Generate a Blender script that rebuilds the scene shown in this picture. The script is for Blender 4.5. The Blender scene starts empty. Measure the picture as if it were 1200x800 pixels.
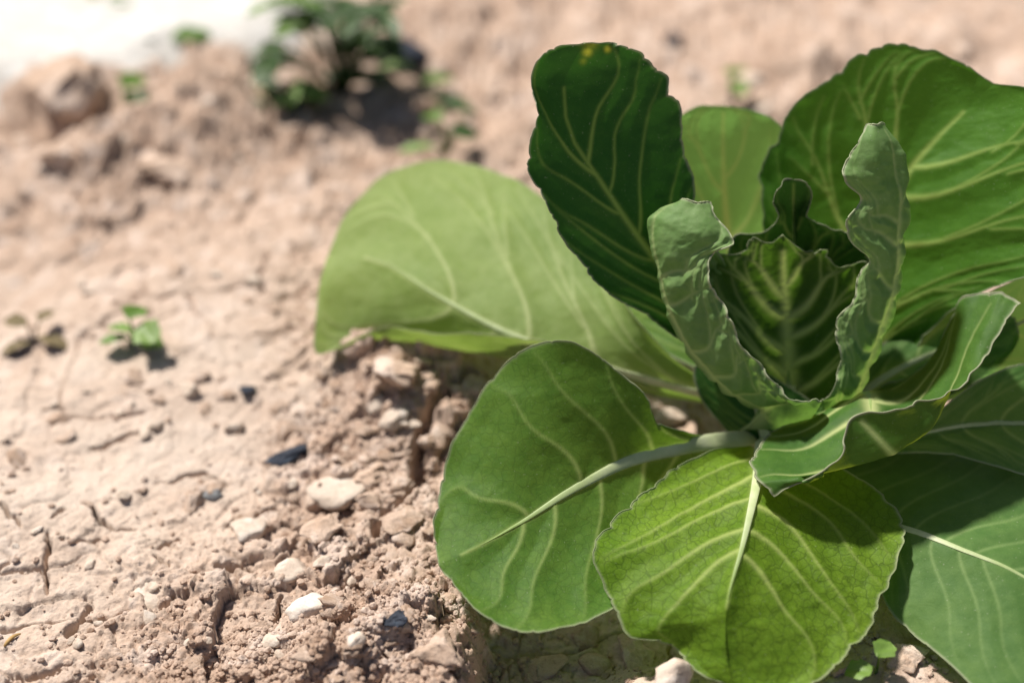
import bpy, bmesh, math, random
import numpy as np
from mathutils import Vector, Matrix

# ------------------------------------------------------------------ camera, sky, sun, exposure
scene = bpy.context.scene
COL = scene.collection
CM = 0.01                                   # everything below is laid out in centimetres
CAM_H, PITCH, LENS = 46.7, math.radians(38.0), 50.0
cam_data = bpy.data.cameras.new('camera')
cam_data.lens = LENS; cam_data.sensor_width = 36.0
cam_data.clip_start = 0.01; cam_data.clip_end = 500
cam_data.dof.use_dof = True
cam_data.dof.focus_distance = 0.608
cam_data.dof.aperture_fstop = 2.6
cam_data.dof.aperture_blades = 0
cam = bpy.data.objects.new('camera', cam_data); COL.objects.link(cam)
cam.location = (0, 0, CAM_H*CM)
cam.rotation_euler = (math.pi/2 - PITCH, 0, 0)
scene.camera = cam

SUN_AZ, SUN_EL = math.radians(-46), math.radians(57)      # azimuth from +Y towards +X
to_sun = Vector((math.sin(SUN_AZ)*math.cos(SUN_EL), math.cos(SUN_AZ)*math.cos(SUN_EL), math.sin(SUN_EL)))
world = bpy.data.worlds.new('World'); scene.world = world; world.use_nodes = True
wn = world.node_tree.nodes; wl = world.node_tree.links
bg = wn['Background']; sky = wn.new('ShaderNodeTexSky'); sky.sky_type = 'NISHITA'
sky.sun_disc = False; sky.sun_elevation = SUN_EL; sky.sun_rotation = SUN_AZ
sky.dust_density = 2.5
wl.new(sky.outputs[0], bg.inputs[0]); bg.inputs[1].default_value = 0.05
sd = bpy.data.lights.new('sun', 'SUN'); sd.energy = 4.8; sd.angle = math.radians(4.0); sd.color = (1.0, 0.95, 0.87)
sun = bpy.data.objects.new('sun', sd); COL.objects.link(sun)
sun.rotation_euler = to_sun.to_track_quat('Z', 'Y').to_euler(); sun.location = (-1, 1, 2)
vs = scene.view_settings
vs.view_transform = 'Standard'; vs.look = 'None'; vs.gamma = 1.0; vs.use_curve_mapping = False; vs.exposure = 0.52

# ------------------------------------------------------------------ helpers
rng = random.Random(7)
nr = np.random.RandomState(11)
FPX = 1200*LENS/36.0
SP, CP = math.sin(PITCH), math.cos(PITCH)
def pD(px, py, D):                      # pixel + depth along the lens axis -> cm
    u = (px-600)/FPX; v = (400-py)/FPX
    return np.array([u*D, D*(CP+v*SP), CAM_H-D*(SP-v*CP)])
def pz(px, py, z):                      # pixel + height -> cm
    v = (400-py)/FPX
    return pD(px, py, (CAM_H-z)/(SP-v*CP))
def G(px, py):
    p = pz(px, py, 0); return p[0], p[1]

def hsh(ix, iy, seed):
    h = (ix.astype(np.int64)*374761393 + iy.astype(np.int64)*668265263 + seed*1274126177) & 0xffffffff
    h = ((h ^ (h >> 13))*1274126177) & 0xffffffff
    h = ((h ^ (h >> 16))*2246822519) & 0xffffffff
    return ((h ^ (h >> 15)) & 0xffffff)/float(0xffffff)
def vnoise(x, y, seed=0):
    x = np.asarray(x, float); y = np.asarray(y, float)
    ix = np.floor(x); iy = np.floor(y); fx = x-ix; fy = y-iy
    fx = fx*fx*fx*(fx*(fx*6-15)+10); fy = fy*fy*fy*(fy*(fy*6-15)+10)
    a = hsh(ix, iy, seed); b = hsh(ix+1, iy, seed); c = hsh(ix, iy+1, seed); d = hsh(ix+1, iy+1, seed)
    return (a+(b-a)*fx)*(1-fy) + (c+(d-c)*fx)*fy
def fbm(x, y, seed=0, octv=4, gain=0.5):
    s = 0; a = 1; t = 0
    for i in range(octv):
        s = s + a*(vnoise(x*(2.03**i)+17.3*i, y*(2.03**i)-9.1*i, seed+i)*2-1); t += a; a *= gain
    return s/t
def worley(x, y, seed):
    ix = np.floor(x); iy = np.floor(y)
    f1 = np.full(x.shape, 9.0); f2 = np.full(x.shape, 9.0); idr = np.zeros(x.shape)
    for dx in (-1, 0, 1):
        for dy in (-1, 0, 1):
            cx = ix+dx; cy = iy+dy
            d = np.hypot(cx+hsh(cx, cy, seed)-x, cy+hsh(cx, cy, seed+1)-y)
            r = hsh(cx, cy, seed+2)
            near = d < f1
            f2 = np.where(near, f1, np.minimum(f2, d)); idr = np.where(near, r, idr); f1 = np.where(near, d, f1)
    return f1, f2, idr
def clods(x, y, cell, seed, prob):
    w = 0.35*cell
    X = (x + w*fbm(x/cell*2.2, y/cell*2.2, seed+5, 3))/cell; Y = (y + w*fbm(x/cell*2.2+31, y/cell*2.2, seed+9, 3))/cell
    ix = np.floor(X); iy = np.floor(Y); out = np.zeros(X.shape)
    for dx in (-1, 0, 1):
        for dy in (-1, 0, 1):
            cx = ix+dx; cy = iy+dy
            an = hsh(cx, cy, seed+6)*3.14; ca = np.cos(an); sa = np.sin(an)
            ox = cx+hsh(cx, cy, seed)-X; oy = cy+hsh(cx, cy, seed+1)-Y
            d = np.hypot((ox*ca+oy*sa)*0.8, (-ox*sa+oy*ca)*1.25)
            r = 0.22+0.42*hsh(cx, cy, seed+2)
            on = hsh(cx, cy, seed+3) < prob
            b = np.clip(1-(d/r)**2, 0, 1)**0.55*r*(0.5+0.6*hsh(cx, cy, seed+4))
            out = np.maximum(out, np.where(on, b, 0))
    return out*cell
def facets(x, y, cell, seed):
    w = .28*cell
    X = (x + w*fbm(x/cell*1.9, y/cell*1.9, seed+5, 3))/cell; Y = (y + w*fbm(x/cell*1.9+31, y/cell*1.9, seed+9, 3))/cell
    ix = np.floor(X); iy = np.floor(Y)
    f1 = np.full(X.shape, 9.0); f2 = np.full(X.shape, 9.0); h = np.zeros(X.shape)
    for dx in (-1, 0, 1):
        for dy in (-1, 0, 1):
            cx = ix+dx; cy = iy+dy
            ox = X-cx-hsh(cx, cy, seed); oy = Y-cy-hsh(cx, cy, seed+1)
            d = np.hypot(ox, oy); m = d < f1
            hc = (hsh(cx, cy, seed+2)-.4) + ox*(hsh(cx, cy, seed+3)-.5)*1.5 + oy*(hsh(cx, cy, seed+4)-.5)*1.5
            f2 = np.where(m, f1, np.minimum(f2, d)); h = np.where(m, hc, h); f1 = np.where(m, d, f1)
    return (h - .35*np.exp(-((f2-f1)/.07)**2))*cell
def gauss(x, y, cx, cy, rx, ry=None):
    ry = ry or rx
    return np.exp(-((x-cx)/rx)**2-((y-cy)/ry)**2)
def sstep(a, b, v):
    t = np.clip((v-a)/(b-a), 0, 1); return t*t*(3-2*t)
def polydist(x, y, pts):
    best = np.full(x.shape, 1e9); par = np.zeros(x.shape); n = len(pts)-1
    for i in range(n):
        ax, ay = pts[i]; bx, by = pts[i+1]; dx = bx-ax; dy = by-ay
        t = np.clip(((x-ax)*dx+(y-ay)*dy)/(dx*dx+dy*dy), 0, 1)
        d = np.hypot(x-ax-t*dx, y-ay-t*dy); m = d < best
        best = np.where(m, d, best); par = np.where(m, (i+t)/n, par)
    return best, par

# ------------------------------------------------------------------ ground relief
CRACKS = [  # pixel polyline, half width, depth (cm)
    ([(522, 462), (508, 500), (488, 535), (492, 565), (470, 590), (442, 612), (440, 632)], .20, 1.5),
    ([(488, 583), (520, 592)], .10, .8), ([(560, 455), (535, 470), (520, 490)], .22, 1.4),
    ([(58, 618), (52, 640), (50, 660), (51, 690)], .09, .9), ([(10, 661), (48, 663)], .05, .5),
    ([(100, 578), (110, 598), (130, 611), (160, 612)], .09, .8), ([(60, 605), (75, 590)], .07, .6),
    ([(68, 628), (108, 628), (118, 620)], .05, .5), ([(104, 693), (92, 715), (74, 734)], .11, .9),
    ([(178, 640), (196, 626), (216, 627)], .09, .7), ([(178, 645), (200, 662)], .06, .5),
    ([(205, 688), (180, 708)], .06, .6), ([(0, 785), (30, 787), (60, 778), (80, 768)], .09, .8),
    ([(330, 690), (325, 712), (318, 722)], .09, .9), ([(402, 745), (392, 775)], .08, .7),
    ([(340, 600), (372, 632), (400, 625)], .14, 1.0), ([(250, 660), (280, 655), (300, 662)], .10, .7),
    ([(0, 590), (25, 615)], .08, .6), ([(270, 600), (330, 585)], .08, .5), ([(425, 690), (470, 700), (540, 690)], .09, .8),
    ([(180, 560), (240, 545), (270, 560)], .07, .5), ([(100, 520), (180, 500)], .08, .5),
]
CRACKS = [([G(*p) for p in c], w*1.5, d*1.4) for c, w, d in CRACKS]
BX, BY = G(905, 522)                        # where the stem leaves the soil
def gh(x, y):
    x = np.asarray(x, float); y = np.asarray(y, float)
    near = 1-sstep(90, 170, np.hypot(x, y-60))
    h = 1.1*fbm(x/16, y/16, 3, 3)*near
    # broken crust: plates that stand a little apart
    wx = x+0.9*fbm(x/2.5, y/2.5, 20, 3); wy = y+0.9*fbm(x/2.5+7, y/2.5, 23, 3)
    f1, f2, idr = worley(wx/5.2, wy/4.6, 40)
    edge = f2-f1
    cmask = sstep(0.42, 0.62, vnoise(x/7, y/7, 51))
    h = h + (idr-.5)*0.22*sstep(0.0, 0.15, edge)*near - cmask*0.45*np.exp(-(edge/0.022)**2)*near
    # rough, crumbly ground runs down the middle and along the near edge
    gx, gy = G(470, 560)
    rough = 0.22 + 1.0*gauss(x, y, gx, gy, 6.5, 15) + 0.9*gauss(x, y, *G(330, 780), 9, 5) + .9*sstep(64, 80, y) + .7*gauss(x, y, *G(780, 480), 9, 8)
    rough = rough*(0.45+0.9*vnoise(x/5+3, y/5, 61)); rough = np.clip(rough, 0, 1.3)
    gh.rough = rough
    c1 = clods(x, y, 4.4, 70, .55); c2 = clods(x, y, 2.1, 80, .6); c3 = clods(x, y, 1.05, 90, .62); c4 = clods(x, y, .5, 100, .6); c5 = clods(x, y, .24, 110, .7)
    far = sstep(70, 85, y)
    rf = np.clip(rough, .06, 1.2)
    h = h + near*(c1*(.22*rough+.12*far) + c2*(.22*rough+.1*far) + c3*(.24*rough+.03) + c4*(.34*np.clip(rough, .05, 1)) + c5*(.42*np.clip(rough-.1, .02, 1)))
    h = h + near*(facets(x, y, 3.1, 200)*.20*rf + facets(x, y, 1.5, 210)*.30*rf + facets(x, y, .7, 220)*.34*rf + facets(x, y, .33, 230)*.34*np.clip(rf-.12, .01, .9))
    # larger forms read off the photograph
    ax, ay = G(492, 455); h = h + 2.3*gauss(x, y, ax, ay, 4.2, 3.2)
    ax, ay = G(410, 425); h = h + 1.3*gauss(x, y, ax, ay, 2.0, 2.2)
    ax, ay = G(440, 770); h = h + 1.0*gauss(x, y, ax, ay, 5.5, 4.5)
    ax, ay = G(205, 165); h = h + 3.0*gauss(x, y, ax, ay, 6, 5)
    ax, ay = G(90, 120); h = h + 2.4*gauss(x, y, ax, ay, 4.0, 2.2)
    ax, ay = G(250, 80); h = h + 1.6*gauss(x, y, ax, ay, 6, 4)
    ax, ay = G(88, 165); h = h - 2.6*gauss(x, y, ax, ay, 3.6, 1.8)
    # the hollow under the near leaves, with a broken bank on its left
    jag = 0.6*fbm(x/1.3, y/1.3, 130, 3)
    hx = sstep(-2.3, -1.0, x+jag)
    hollow = hx*(1-sstep(43, 50, y+jag*2))*(1-.55*sstep(7.5, 13, x))
    h = h - 2.7*hollow
    h = h - 1.2*gauss(x, y, BX, BY, 7, 6)
    h = h + 2.6*gauss(x, y, *G(765, 805), 2.6, 2.2)
    for pts, w, d in CRACKS:
        xs = [p[0] for p in pts]; ys = [p[1] for p in pts]
        m = (x > min(xs)-2) & (x < max(xs)+2) & (y > min(ys)-2) & (y < max(ys)+2)
        if not np.any(m): continue
        xm = x[m]; ym = y[m]
        q = 0.22*fbm(xm*1.6, ym*1.6, 140, 3); q2 = 0.22*fbm(xm*1.6+40, ym*1.6, 144, 3)
        dd, par = polydist(xm+q, ym+q2, pts)
        ww = w*(0.55+0.9*vnoise(par*9+w*77, par*0+3, 150))*(0.35+1.3*np.sqrt(np.clip(par*(1-par), 0, 1)))
        hm = h[m]; hm = hm - d*np.exp(-(dd/ww)**4)*np.clip(par*8, 0, 1)*np.clip((1-par)*8, 0, 1); h[m] = hm
    h = h + near*0.05*fbm(x/.45, y/.45, 160, 4)
    return h
def gz(x, y):                            # bilinear look-up in the built sheet
    i = min(max(int(np.searchsorted(xs, x))-1, 0), len(xs)-2); j = min(max(int(np.searchsorted(ys, y))-1, 0), len(ys)-2)
    a = (x-xs[i])/(xs[i+1]-xs[i]); b = (y-ys[j])/(ys[j+1]-ys[j])
    return float((Zg[j, i]*(1-a)+Zg[j, i+1]*a)*(1-b)+(Zg[j+1, i]*(1-a)+Zg[j+1, i+1]*a)*b)
def gpix(px, py):                       # where the pixel's ray meets the relief
    z = 0.0
    for _ in range(6):
        p = pz(px, py, z); z = 0.5*z+0.5*gz(p[0], p[1])
    p = pz(px, py, z); return p[0], p[1], gz(p[0], p[1])

def mesh_np(name, verts, quads, mat, smooth=True, tris=None):
    me = bpy.data.meshes.new(name)
    verts = np.asarray(verts, np.float32)*CM
    nq = 0 if quads is None else len(quads); nt = 0 if tris is None else len(tris)
    me.vertices.add(len(verts)); me.vertices.foreach_set('co', verts.ravel())
    loops = np.concatenate([a for a in ((np.asarray(quads).ravel() if nq else None), (np.asarray(tris).ravel() if nt else None)) if a is not None]).astype(np.int32)
    me.loops.add(len(loops)); me.loops.foreach_set('vertex_index', loops)
    tot = np.concatenate([np.full(nq, 4), np.full(nt, 3)]).astype(np.int32)
    st = np.concatenate([[0], np.cumsum(tot)[:-1]]).astype(np.int32)
    me.polygons.add(nq+nt); me.polygons.foreach_set('loop_start', st); me.polygons.foreach_set('loop_total', tot)
    me.polygons.foreach_set('use_smooth', np.full(nq+nt, smooth))
    me.update(calc_edges=True); me.validate()
    if mat: me.materials.append(mat)
    return me
def grid_quads(n, m, off=0):
    i = np.arange(n-1)[:, None]*m+np.arange(m-1)[None, :]
    return np.stack([i, i+1, i+m+1, i+m], -1).reshape(-1, 4)+off
def link(name, me, parent=None, loc=None, label=None, cat=None, group=None, kind=None):
    o = bpy.data.objects.new(name, me); COL.objects.link(o)
    if parent: o.parent = parent
    if loc is not None: o.location = [c*CM for c in loc]
    for k, v in (('label', label), ('category', cat), ('group', group), ('kind', kind)):
        if v: o[k] = v
    return o

# ------------------------------------------------------------------ materials
def newmat(name):
    m = bpy.data.materials.new(name); m.use_nodes = True
    nt = m.node_tree; b = nt.nodes['Principled BSDF']
    return m, nt, b
def N(nt, typ, **kw):
    n = nt.nodes.new(typ)
    for k, v in kw.items():
        if k in ('operation', 'blend_type', 'data_type', 'feature', 'noise_dimensions', 'attribute_name', 'distance'): setattr(n, k, v)
        else: n.inputs[k].default_value = v
    return n
def mixc(nt, fac, a, b, blend='MIX'):
    n = nt.nodes.new('ShaderNodeMix'); n.data_type = 'RGBA'; n.blend_type = blend
    for s, v in ((n.inputs[0], fac), (n.inputs[6], a), (n.inputs[7], b)):
        if hasattr(v, 'is_linked'): nt.links.new(v, s)
        else: s.default_value = v if not isinstance(v, tuple) else (*v, 1)
    return n.outputs[2]
def ramp(nt, src, stops):
    r = nt.nodes.new('ShaderNodeValToRGB'); nt.links.new(src, r.inputs[0])
    e = r.color_ramp.elements
    while len(e) < len(stops): e.new(0.5)
    for el, (p, c) in zip(e, stops): el.position = p; el.color = (*c, 1) if isinstance(c, tuple) else (c, c, c, 1)
    return r.outputs[0]
def noise(nt, co, scale, detail=4, rough=.55, dist=0):
    n = N(nt, 'ShaderNodeTexNoise', Scale=scale, Detail=detail, Roughness=rough, Distortion=dist); nt.links.new(co, n.inputs['Vector']); return n.outputs[0]
def mathn(nt, op, a, b=None):
    n = nt.nodes.new('ShaderNodeMath'); n.operation = op
    for i, v in enumerate((a, b)):
        if v is None: continue
        if hasattr(v, 'is_linked'): nt.links.new(v, n.inputs[i])
        else: n.inputs[i].default_value = v
    return n.outputs[0]
def bump(nt, h, strength, dist, prev=None):
    n = nt.nodes.new('ShaderNodeBump'); n.inputs['Strength'].default_value = strength; n.inputs['Distance'].default_value = dist
    nt.links.new(h, n.inputs['Height'])
    if prev: nt.links.new(prev, n.inputs['Normal'])
    return n.outputs[0]

def soil_material(name, lo, mid, hi, random_tint=False, bumpd=.0011, dust=False):
    m, nt, b = newmat(name)
    co = nt.nodes.new('ShaderNodeTexCoord').outputs['Object']
    if random_tint:
        oi = nt.nodes.new('ShaderNodeObjectInfo')
        va = nt.nodes.new('ShaderNodeVectorMath'); va.operation = 'ADD'
        nt.links.new(co, va.inputs[0]); nt.links.new(oi.outputs['Random'], va.inputs[1]); co = va.outputs[0]
    a = noise(nt, co, 14, 5); c = noise(nt, co, 95, 5, .6); f = noise(nt, co, 620, 4, .65); g = noise(nt, co, 2100, 3, .6)
    c1 = ramp(nt, a, [(.32, mid), (.66, hi)])
    c2 = ramp(nt, c, [(.30, lo), (.50, mid), (.72, hi)])
    c3 = mixc(nt, .5, c1, c2)
    pt = noise(nt, co, 45, 6, .62, .6)
    c3 = mixc(nt, ramp(nt, pt, [(.52, 0.0), (.62, .75)]), c3, tuple(min(.8, h_*1.10+d_) for h_, d_ in zip(hi, (.02, .045, .065))))
    pt2 = noise(nt, co, 60, 6, .6, .4)
    c3 = mixc(nt, ramp(nt, pt2, [(.54, 0.0), (.66, .7)]), c3, tuple(l_*.95 for l_ in lo))
    if dust:
        ad = N(nt, 'ShaderNodeAttribute', attribute_name='dust').outputs['Fac']
        dm = mathn(nt, 'MULTIPLY', ad, ramp(nt, noise(nt, co, 30, 5, .6), [(.25, .25), (.65, 1.0)]))
        c3 = mixc(nt, dm, c3, (.60, .50, .42))
    sp = ramp(nt, f, [(.33, .62), (.5, 1.0), (.7, 1.1)])
    c4 = mixc(nt, .45, c3, sp, 'MULTIPLY')
    if random_tint:
        t = ramp(nt, oi.outputs['Random'], [(0, (.92, .90, .88)), (.5, (1, .98, .96)), (1, (1.06, 1.06, 1.06))])
        c4 = mixc(nt, 1.0, c4, t, 'MULTIPLY')
    nt.links.new(c4, b.inputs['Base Color'])
    b.inputs['Roughness'].default_value = .95; b.inputs['Specular IOR Level'].default_value = .15
    n1 = bump(nt, f, .8, bumpd); n2 = bump(nt, g, .7, bumpd*.35, n1); n3 = bump(nt, c, .5, bumpd*2, n2)
    nt.links.new(n3, b.inputs['Normal'])
    return m
M_SOIL = soil_material('dry_soil', (.33, .215, .150), (.45, .325, .250), (.53, .405, .325), dust=True)
M_CLOD = soil_material('soil_clod', (.36, .24, .165), (.48, .355, .275), (.56, .44, .36), True)
M_STONE = soil_material('pale_stone', (.44, .345, .27), (.55, .45, .37), (.63, .54, .46), True, .0005)
M_WHITE = soil_material('white_stone', (.46, .37, .295), (.55, .46, .385), (.62, .54, .47), True, .0006)
M_DARK = soil_material('charcoal', (.012, .014, .02), (.03, .034, .045), (.075, .085, .11), False, .0006)
M_GREY = soil_material('grey_stone', (.10, .10, .105), (.16, .16, .17), (.24, .235, .23), True, .0004)
M_PATH = soil_material('pale_path', (.50, .47, .43), (.57, .545, .51), (.62, .60, .57), False, .0008)
def straw_mat(name, col):
    m, nt, b = newmat(name); co = nt.nodes.new('ShaderNodeTexCoord').outputs['Object']
    c = ramp(nt, noise(nt, co, 300), [(.3, tuple(x*.6 for x in col)), (.7, col)])
    nt.links.new(c, b.inputs['Base Color']); b.inputs['Roughness'].default_value = .8
    return m
M_STRAW = straw_mat('straw', (.45, .28, .10)); M_TWIG = straw_mat('twig', (.16, .10, .06)); M_DRYLEAF = straw_mat('dry_leaf', (.16, .12, .05))

def leaf_material(name, dark, light, vein, trans=.38, tcol=None, wax=.0, net=.35, rough=.58, rimc=.65):
    m, nt, b = newmat(name)
    tc = nt.nodes.new('ShaderNodeTexCoord'); co = tc.outputs['Object']
    av = N(nt, 'ShaderNodeAttribute', attribute_name='vein').outputs['Fac']
    ar = N(nt, 'ShaderNodeAttribute', attribute_name='rim').outputs['Fac']
    ay = N(nt, 'ShaderNodeAttribute', attribute_name='yellowing').outputs['Fac']
    nz = noise(nt, co, 22, 4); nf = noise(nt, co, 160, 4, .6); ng = noise(nt, co, 900, 3)
    base = ramp(nt, nz, [(.34, dark), (.68, light)])
    base = mixc(nt, .5, base, ramp(nt, nf, [(.35, dark), (.7, light)]))
    # fine net of veinlets
    vw = nt.nodes.new('ShaderNodeVectorMath'); vw.operation = 'ADD'
    nn = N(nt, 'ShaderNodeTexNoise', Scale=180, Detail=2); nt.links.new(co, nn.inputs['Vector'])
    sc = nt.nodes.new('ShaderNodeVectorMath'); sc.operation = 'SCALE'; sc.inputs[3].default_value = .004
    nt.links.new(nn.outputs['Color'], sc.inputs[0]); nt.links.new(co, vw.inputs[0]); nt.links.new(sc.outputs[0], vw.inputs[1])
    def net_of(scale, w):
        vo = N(nt, 'ShaderNodeTexVoronoi', feature='DISTANCE_TO_EDGE', Scale=scale); nt.links.new(vw.outputs[0], vo.inputs['Vector'])
        return ramp(nt, vo.outputs['Distance'], [(0, 1.0), (w, 0.0)])
    n1 = net_of(210, .075); n2 = net_of(560, .11)
    netf = mathn(nt, 'MAXIMUM', mathn(nt, 'MULTIPLY', n1, .9), mathn(nt, 'MULTIPLY', n2, .45))
    base = mixc(nt, mathn(nt, 'MULTIPLY', netf, net), base, tuple(.45*d+.02*v for d, v in zip(dark, vein)))
    if wax > 0:
        base = mixc(nt, mathn(nt, 'MULTIPLY', ramp(nt, nf, [(.25, .4), (.75, 1.0)]), wax), base, (.30, .38, .27))
    base = mixc(nt, ay, base, (.50, .50, .05))
    base = mixc(nt, mathn(nt, 'MULTIPLY', av, .85), base, vein)
    base = mixc(nt, mathn(nt, 'MULTIPLY', ar, rimc), base, (.54, .54, .38))
    sp = ramp(nt, ng, [(.66, 0.0), (.74, 1.0)])
    base = mixc(nt, mathn(nt, 'MULTIPLY', sp, .28), base, (.55, .55, .42))
    nt.links.new(base, b.inputs['Base Color'])
    b.inputs['Roughness'].default_value = rough; b.inputs['Specular IOR Level'].default_value = .18
    nb = bump(nt, netf, .08+.3*max(0, net-.3), -.0004); nb = bump(nt, nf, .22, .0010, nb); nb = bump(nt, ng, .2, .0002, nb)
    nt.links.new(nb, b.inputs['Normal'])
    tr = nt.nodes.new('ShaderNodeBsdfTranslucent')
    tcol = tcol or (light[0]*1.35, light[1]*1.6, light[2]*.75)
    tb = mixc(nt, .75, base, tcol, 'MIX')
    tb = mixc(nt, ay, tb, (.60, .62, .05))
    tb = mixc(nt, mathn(nt, 'MULTIPLY', av, .8), tb, (.50, .62, .14))
    nt.links.new(tb, tr.inputs['Color']); nt.links.new(nb, tr.inputs['Normal'])
    mx = nt.nodes.new('ShaderNodeMixShader'); mx.inputs[0].default_value = trans
    nt.links.new(b.outputs[0], mx.inputs[1]); nt.links.new(tr.outputs[0], mx.inputs[2])
    nt.links.new(mx.outputs[0], nt.nodes['Material Output'].inputs['Surface'])
    return m
VEIN = (.42, .50, .24)
ML = dict(
    front=leaf_material('leaf_yellow_green', (.095, .190, .012), (.180, .295, .024), (.44, .53, .16), net=.85),
    mid=leaf_material('leaf_mid_green', (.058, .150, .020), (.125, .230, .034), (.36, .47, .16), net=.5, tcol=(.16, .28, .018)),
    curl=leaf_material('leaf_curled', (.045, .130, .022), (.090, .200, .035), (.62, .68, .30), net=.18, trans=.42, tcol=(.20, .215, .008), rimc=.9),
    pale=leaf_material('leaf_pale_green', (.165, .255, .048), (.265, .350, .090), (.54, .60, .30), net=.10, wax=.18),
    deep=leaf_material('leaf_deep_green', (.014, .066, .012), (.030, .100, .016), (.19, .32, .07), trans=.22, net=.18),
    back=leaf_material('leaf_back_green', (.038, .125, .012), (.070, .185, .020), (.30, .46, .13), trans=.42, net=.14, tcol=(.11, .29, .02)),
    light=leaf_material('leaf_light_back', (.10, .23, .04), (.15, .30, .07), (.34, .48, .18), trans=.55, net=.06, tcol=(.32, .66, .14)),
    wax=leaf_material('leaf_waxy', (.100, .210, .042), (.19, .310, .080), (.44, .54, .24), trans=.32, wax=.22, net=.14, rimc=.9),
    heart=leaf_material('leaf_heart', (.055, .125, .016), (.100, .185, .024), (.64, .68, .28), trans=.36, net=.16),
    hood=leaf_material('leaf_hood_shaded', (.016, .050, .010), (.030, .080, .016), (.10, .17, .05), trans=.12, net=.1),  # deep shade inside the heart is put into this darkened leaf colour
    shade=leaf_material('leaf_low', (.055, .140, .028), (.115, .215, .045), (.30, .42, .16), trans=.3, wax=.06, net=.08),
)
def rib_mat():
    m, nt, b = newmat('midrib'); co = nt.nodes.new('ShaderNodeTexCoord').outputs['Object']
    c = ramp(nt, noise(nt, co, 120), [(.3, (.50, .57, .30)), (.7, (.66, .70, .46))])
    al = N(nt, 'ShaderNodeAttribute', attribute_name='along').outputs['Fac']
    c = mixc(nt, ramp(nt, al, [(.35, 0.0), (.95, 1.0)]), c, (.20, .31, .06))
    nt.links.new(c, b.inputs['Base Color']); b.inputs['Roughness'].default_value = .5
    b.inputs['Subsurface Weight'].default_value = .15; b.inputs['Subsurface Radius'].default_value = (.002, .003, .001)
    nt.links.new(bump(nt, noise(nt, co, 500), .25, .0005), b.inputs['Normal'])
    b.inputs['Subsurface Weight'].default_value = 0.0
    tr = nt.nodes.new('ShaderNodeBsdfTranslucent'); nt.links.new(c, tr.inputs[0])
    mx = nt.nodes.new('ShaderNodeMixShader'); mx.inputs[0].default_value = .2
    nt.links.new(b.outputs[0], mx.inputs[1]); nt.links.new(tr.outputs[0], mx.inputs[2]); nt.links.new(mx.outputs[0], nt.nodes['Material Output'].inputs['Surface'])
    return m
M_RIB = rib_mat()

# ------------------------------------------------------------------ ground and path
def axis(lo, a, b, hi, step, grow, first=None):
    mid = list(np.arange(a, b, step)); out = []; x = a; s = step
    while x > lo: s *= grow; x -= s; out.append(x)
    hi_l = []; x = mid[-1]; s = step
    while x < hi: s *= grow; x += s; hi_l.append(x)
    return np.array(out[::-1]+mid+hi_l)
xs = axis(-6000, -25, 26, 6000, .08, 1.05)
ys = axis(-4000, 32, 62, 9000, .08, 1.017)
X, Y = np.meshgrid(xs, ys)
Zg = gh(X.ravel(), Y.ravel()).reshape(X.shape)
gme = mesh_np('ground', np.stack([X, Y, Zg], -1).reshape(-1, 3), grid_quads(len(ys), len(xs)), M_SOIL)
dst = np.clip(1.05-1.1*gh.rough, .0, 1)*(1-.85*sstep(52, 74, Y.ravel()))*(1-sstep(4, 10, X.ravel()))
da = gme.attributes.new('dust', 'FLOAT', 'POINT'); da.data.foreach_set('value', dst.astype(np.float32))
ground = link('ground', gme, label='dry cracked pinkish-beige garden soil with clods and crumbs', kind='structure')

def make_path():
    edge = [(-400, 74), (-60, 80), (-40, 82), (-34, 83), (-27, 83), (-23.5, 84), (-22, 86.5), (-20, 88), (-16.5, 88.5), (-14.0, 90), (-13.8, 97), (-13.2, 106), (-13, 140), (-10, 300)]
    pts = []
    for (ax, ay), (bx, by) in zip(edge[:-1], edge[1:]):
        n = max(2, int(math.hypot(bx-ax, by-ay)/.5)) if abs(ax) < 61 and ay < 141 else 8
        for k in range(n):
            t = k/n; x = ax+(bx-ax)*t; y = ay+(by-ay)*t
            pts.append((x+.6*(vnoise(x, y, 5)-.5), y+.9*(vnoise(x+9, y, 6)-.5)))
    pts.append(edge[-1])
    far = [(-400, 600) for _ in pts]
    rows = []; R = 40
    for r in range(R):
        f = (r/(R-1))**3.2
        for p, q in zip(pts, far):
            x = p[0]+(q[0]-p[0])*f; y = p[1]+(q[1]-p[1])*f
            back = min(1.0, math.hypot(x-p[0], y-p[1])/5.0)
            zz = -1.2+3.6*back**.6+.5*(vnoise(x/3, y/3, 8)-.5)
            rows.append((x, y, zz))
    return mesh_np('path', rows, grid_quads(R, len(pts)), M_PATH, False)
link('path', make_path(), label='bright pale path beyond the soil bed', kind='structure')

# ------------------------------------------------------------------ leaves
def cr(P, u):                               # Catmull-Rom through P (n,3) with chord parameter, sampled at u in 0..1
    P = np.asarray(P, float)
    if len(P) == 1: return np.repeat(P, len(u), 0)
    d = np.maximum(np.linalg.norm(np.diff(P, axis=0), axis=1), 1e-4)**.75
    k = np.concatenate([[0], np.cumsum(d)]); k /= k[-1]
    return hermite(k, P, u)
def hermite(k, P, u):
    P = np.asarray(P, float)
    sl = np.diff(P, axis=0)/np.diff(k)[:, None]
    m = np.empty_like(P); m[0] = sl[0]; m[-1] = sl[-1]
    if len(P) > 2:
        w1 = np.diff(k)[1:, None]; w0 = np.diff(k)[:-1, None]
        m[1:-1] = (sl[:-1]*w1+sl[1:]*w0)/(w0+w1)
    i = np.clip(np.searchsorted(k, u, 'right')-1, 0, len(k)-2)
    h = (k[i+1]-k[i])[:, None]; t = ((u-k[i])[:, None])/h
    return ((2*t**3-3*t**2+1)*P[i]+(t**3-2*t**2+t)*h*m[i]+(-2*t**3+3*t**2)*P[i+1]+(t**3-t**2)*h*m[i+1])
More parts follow.
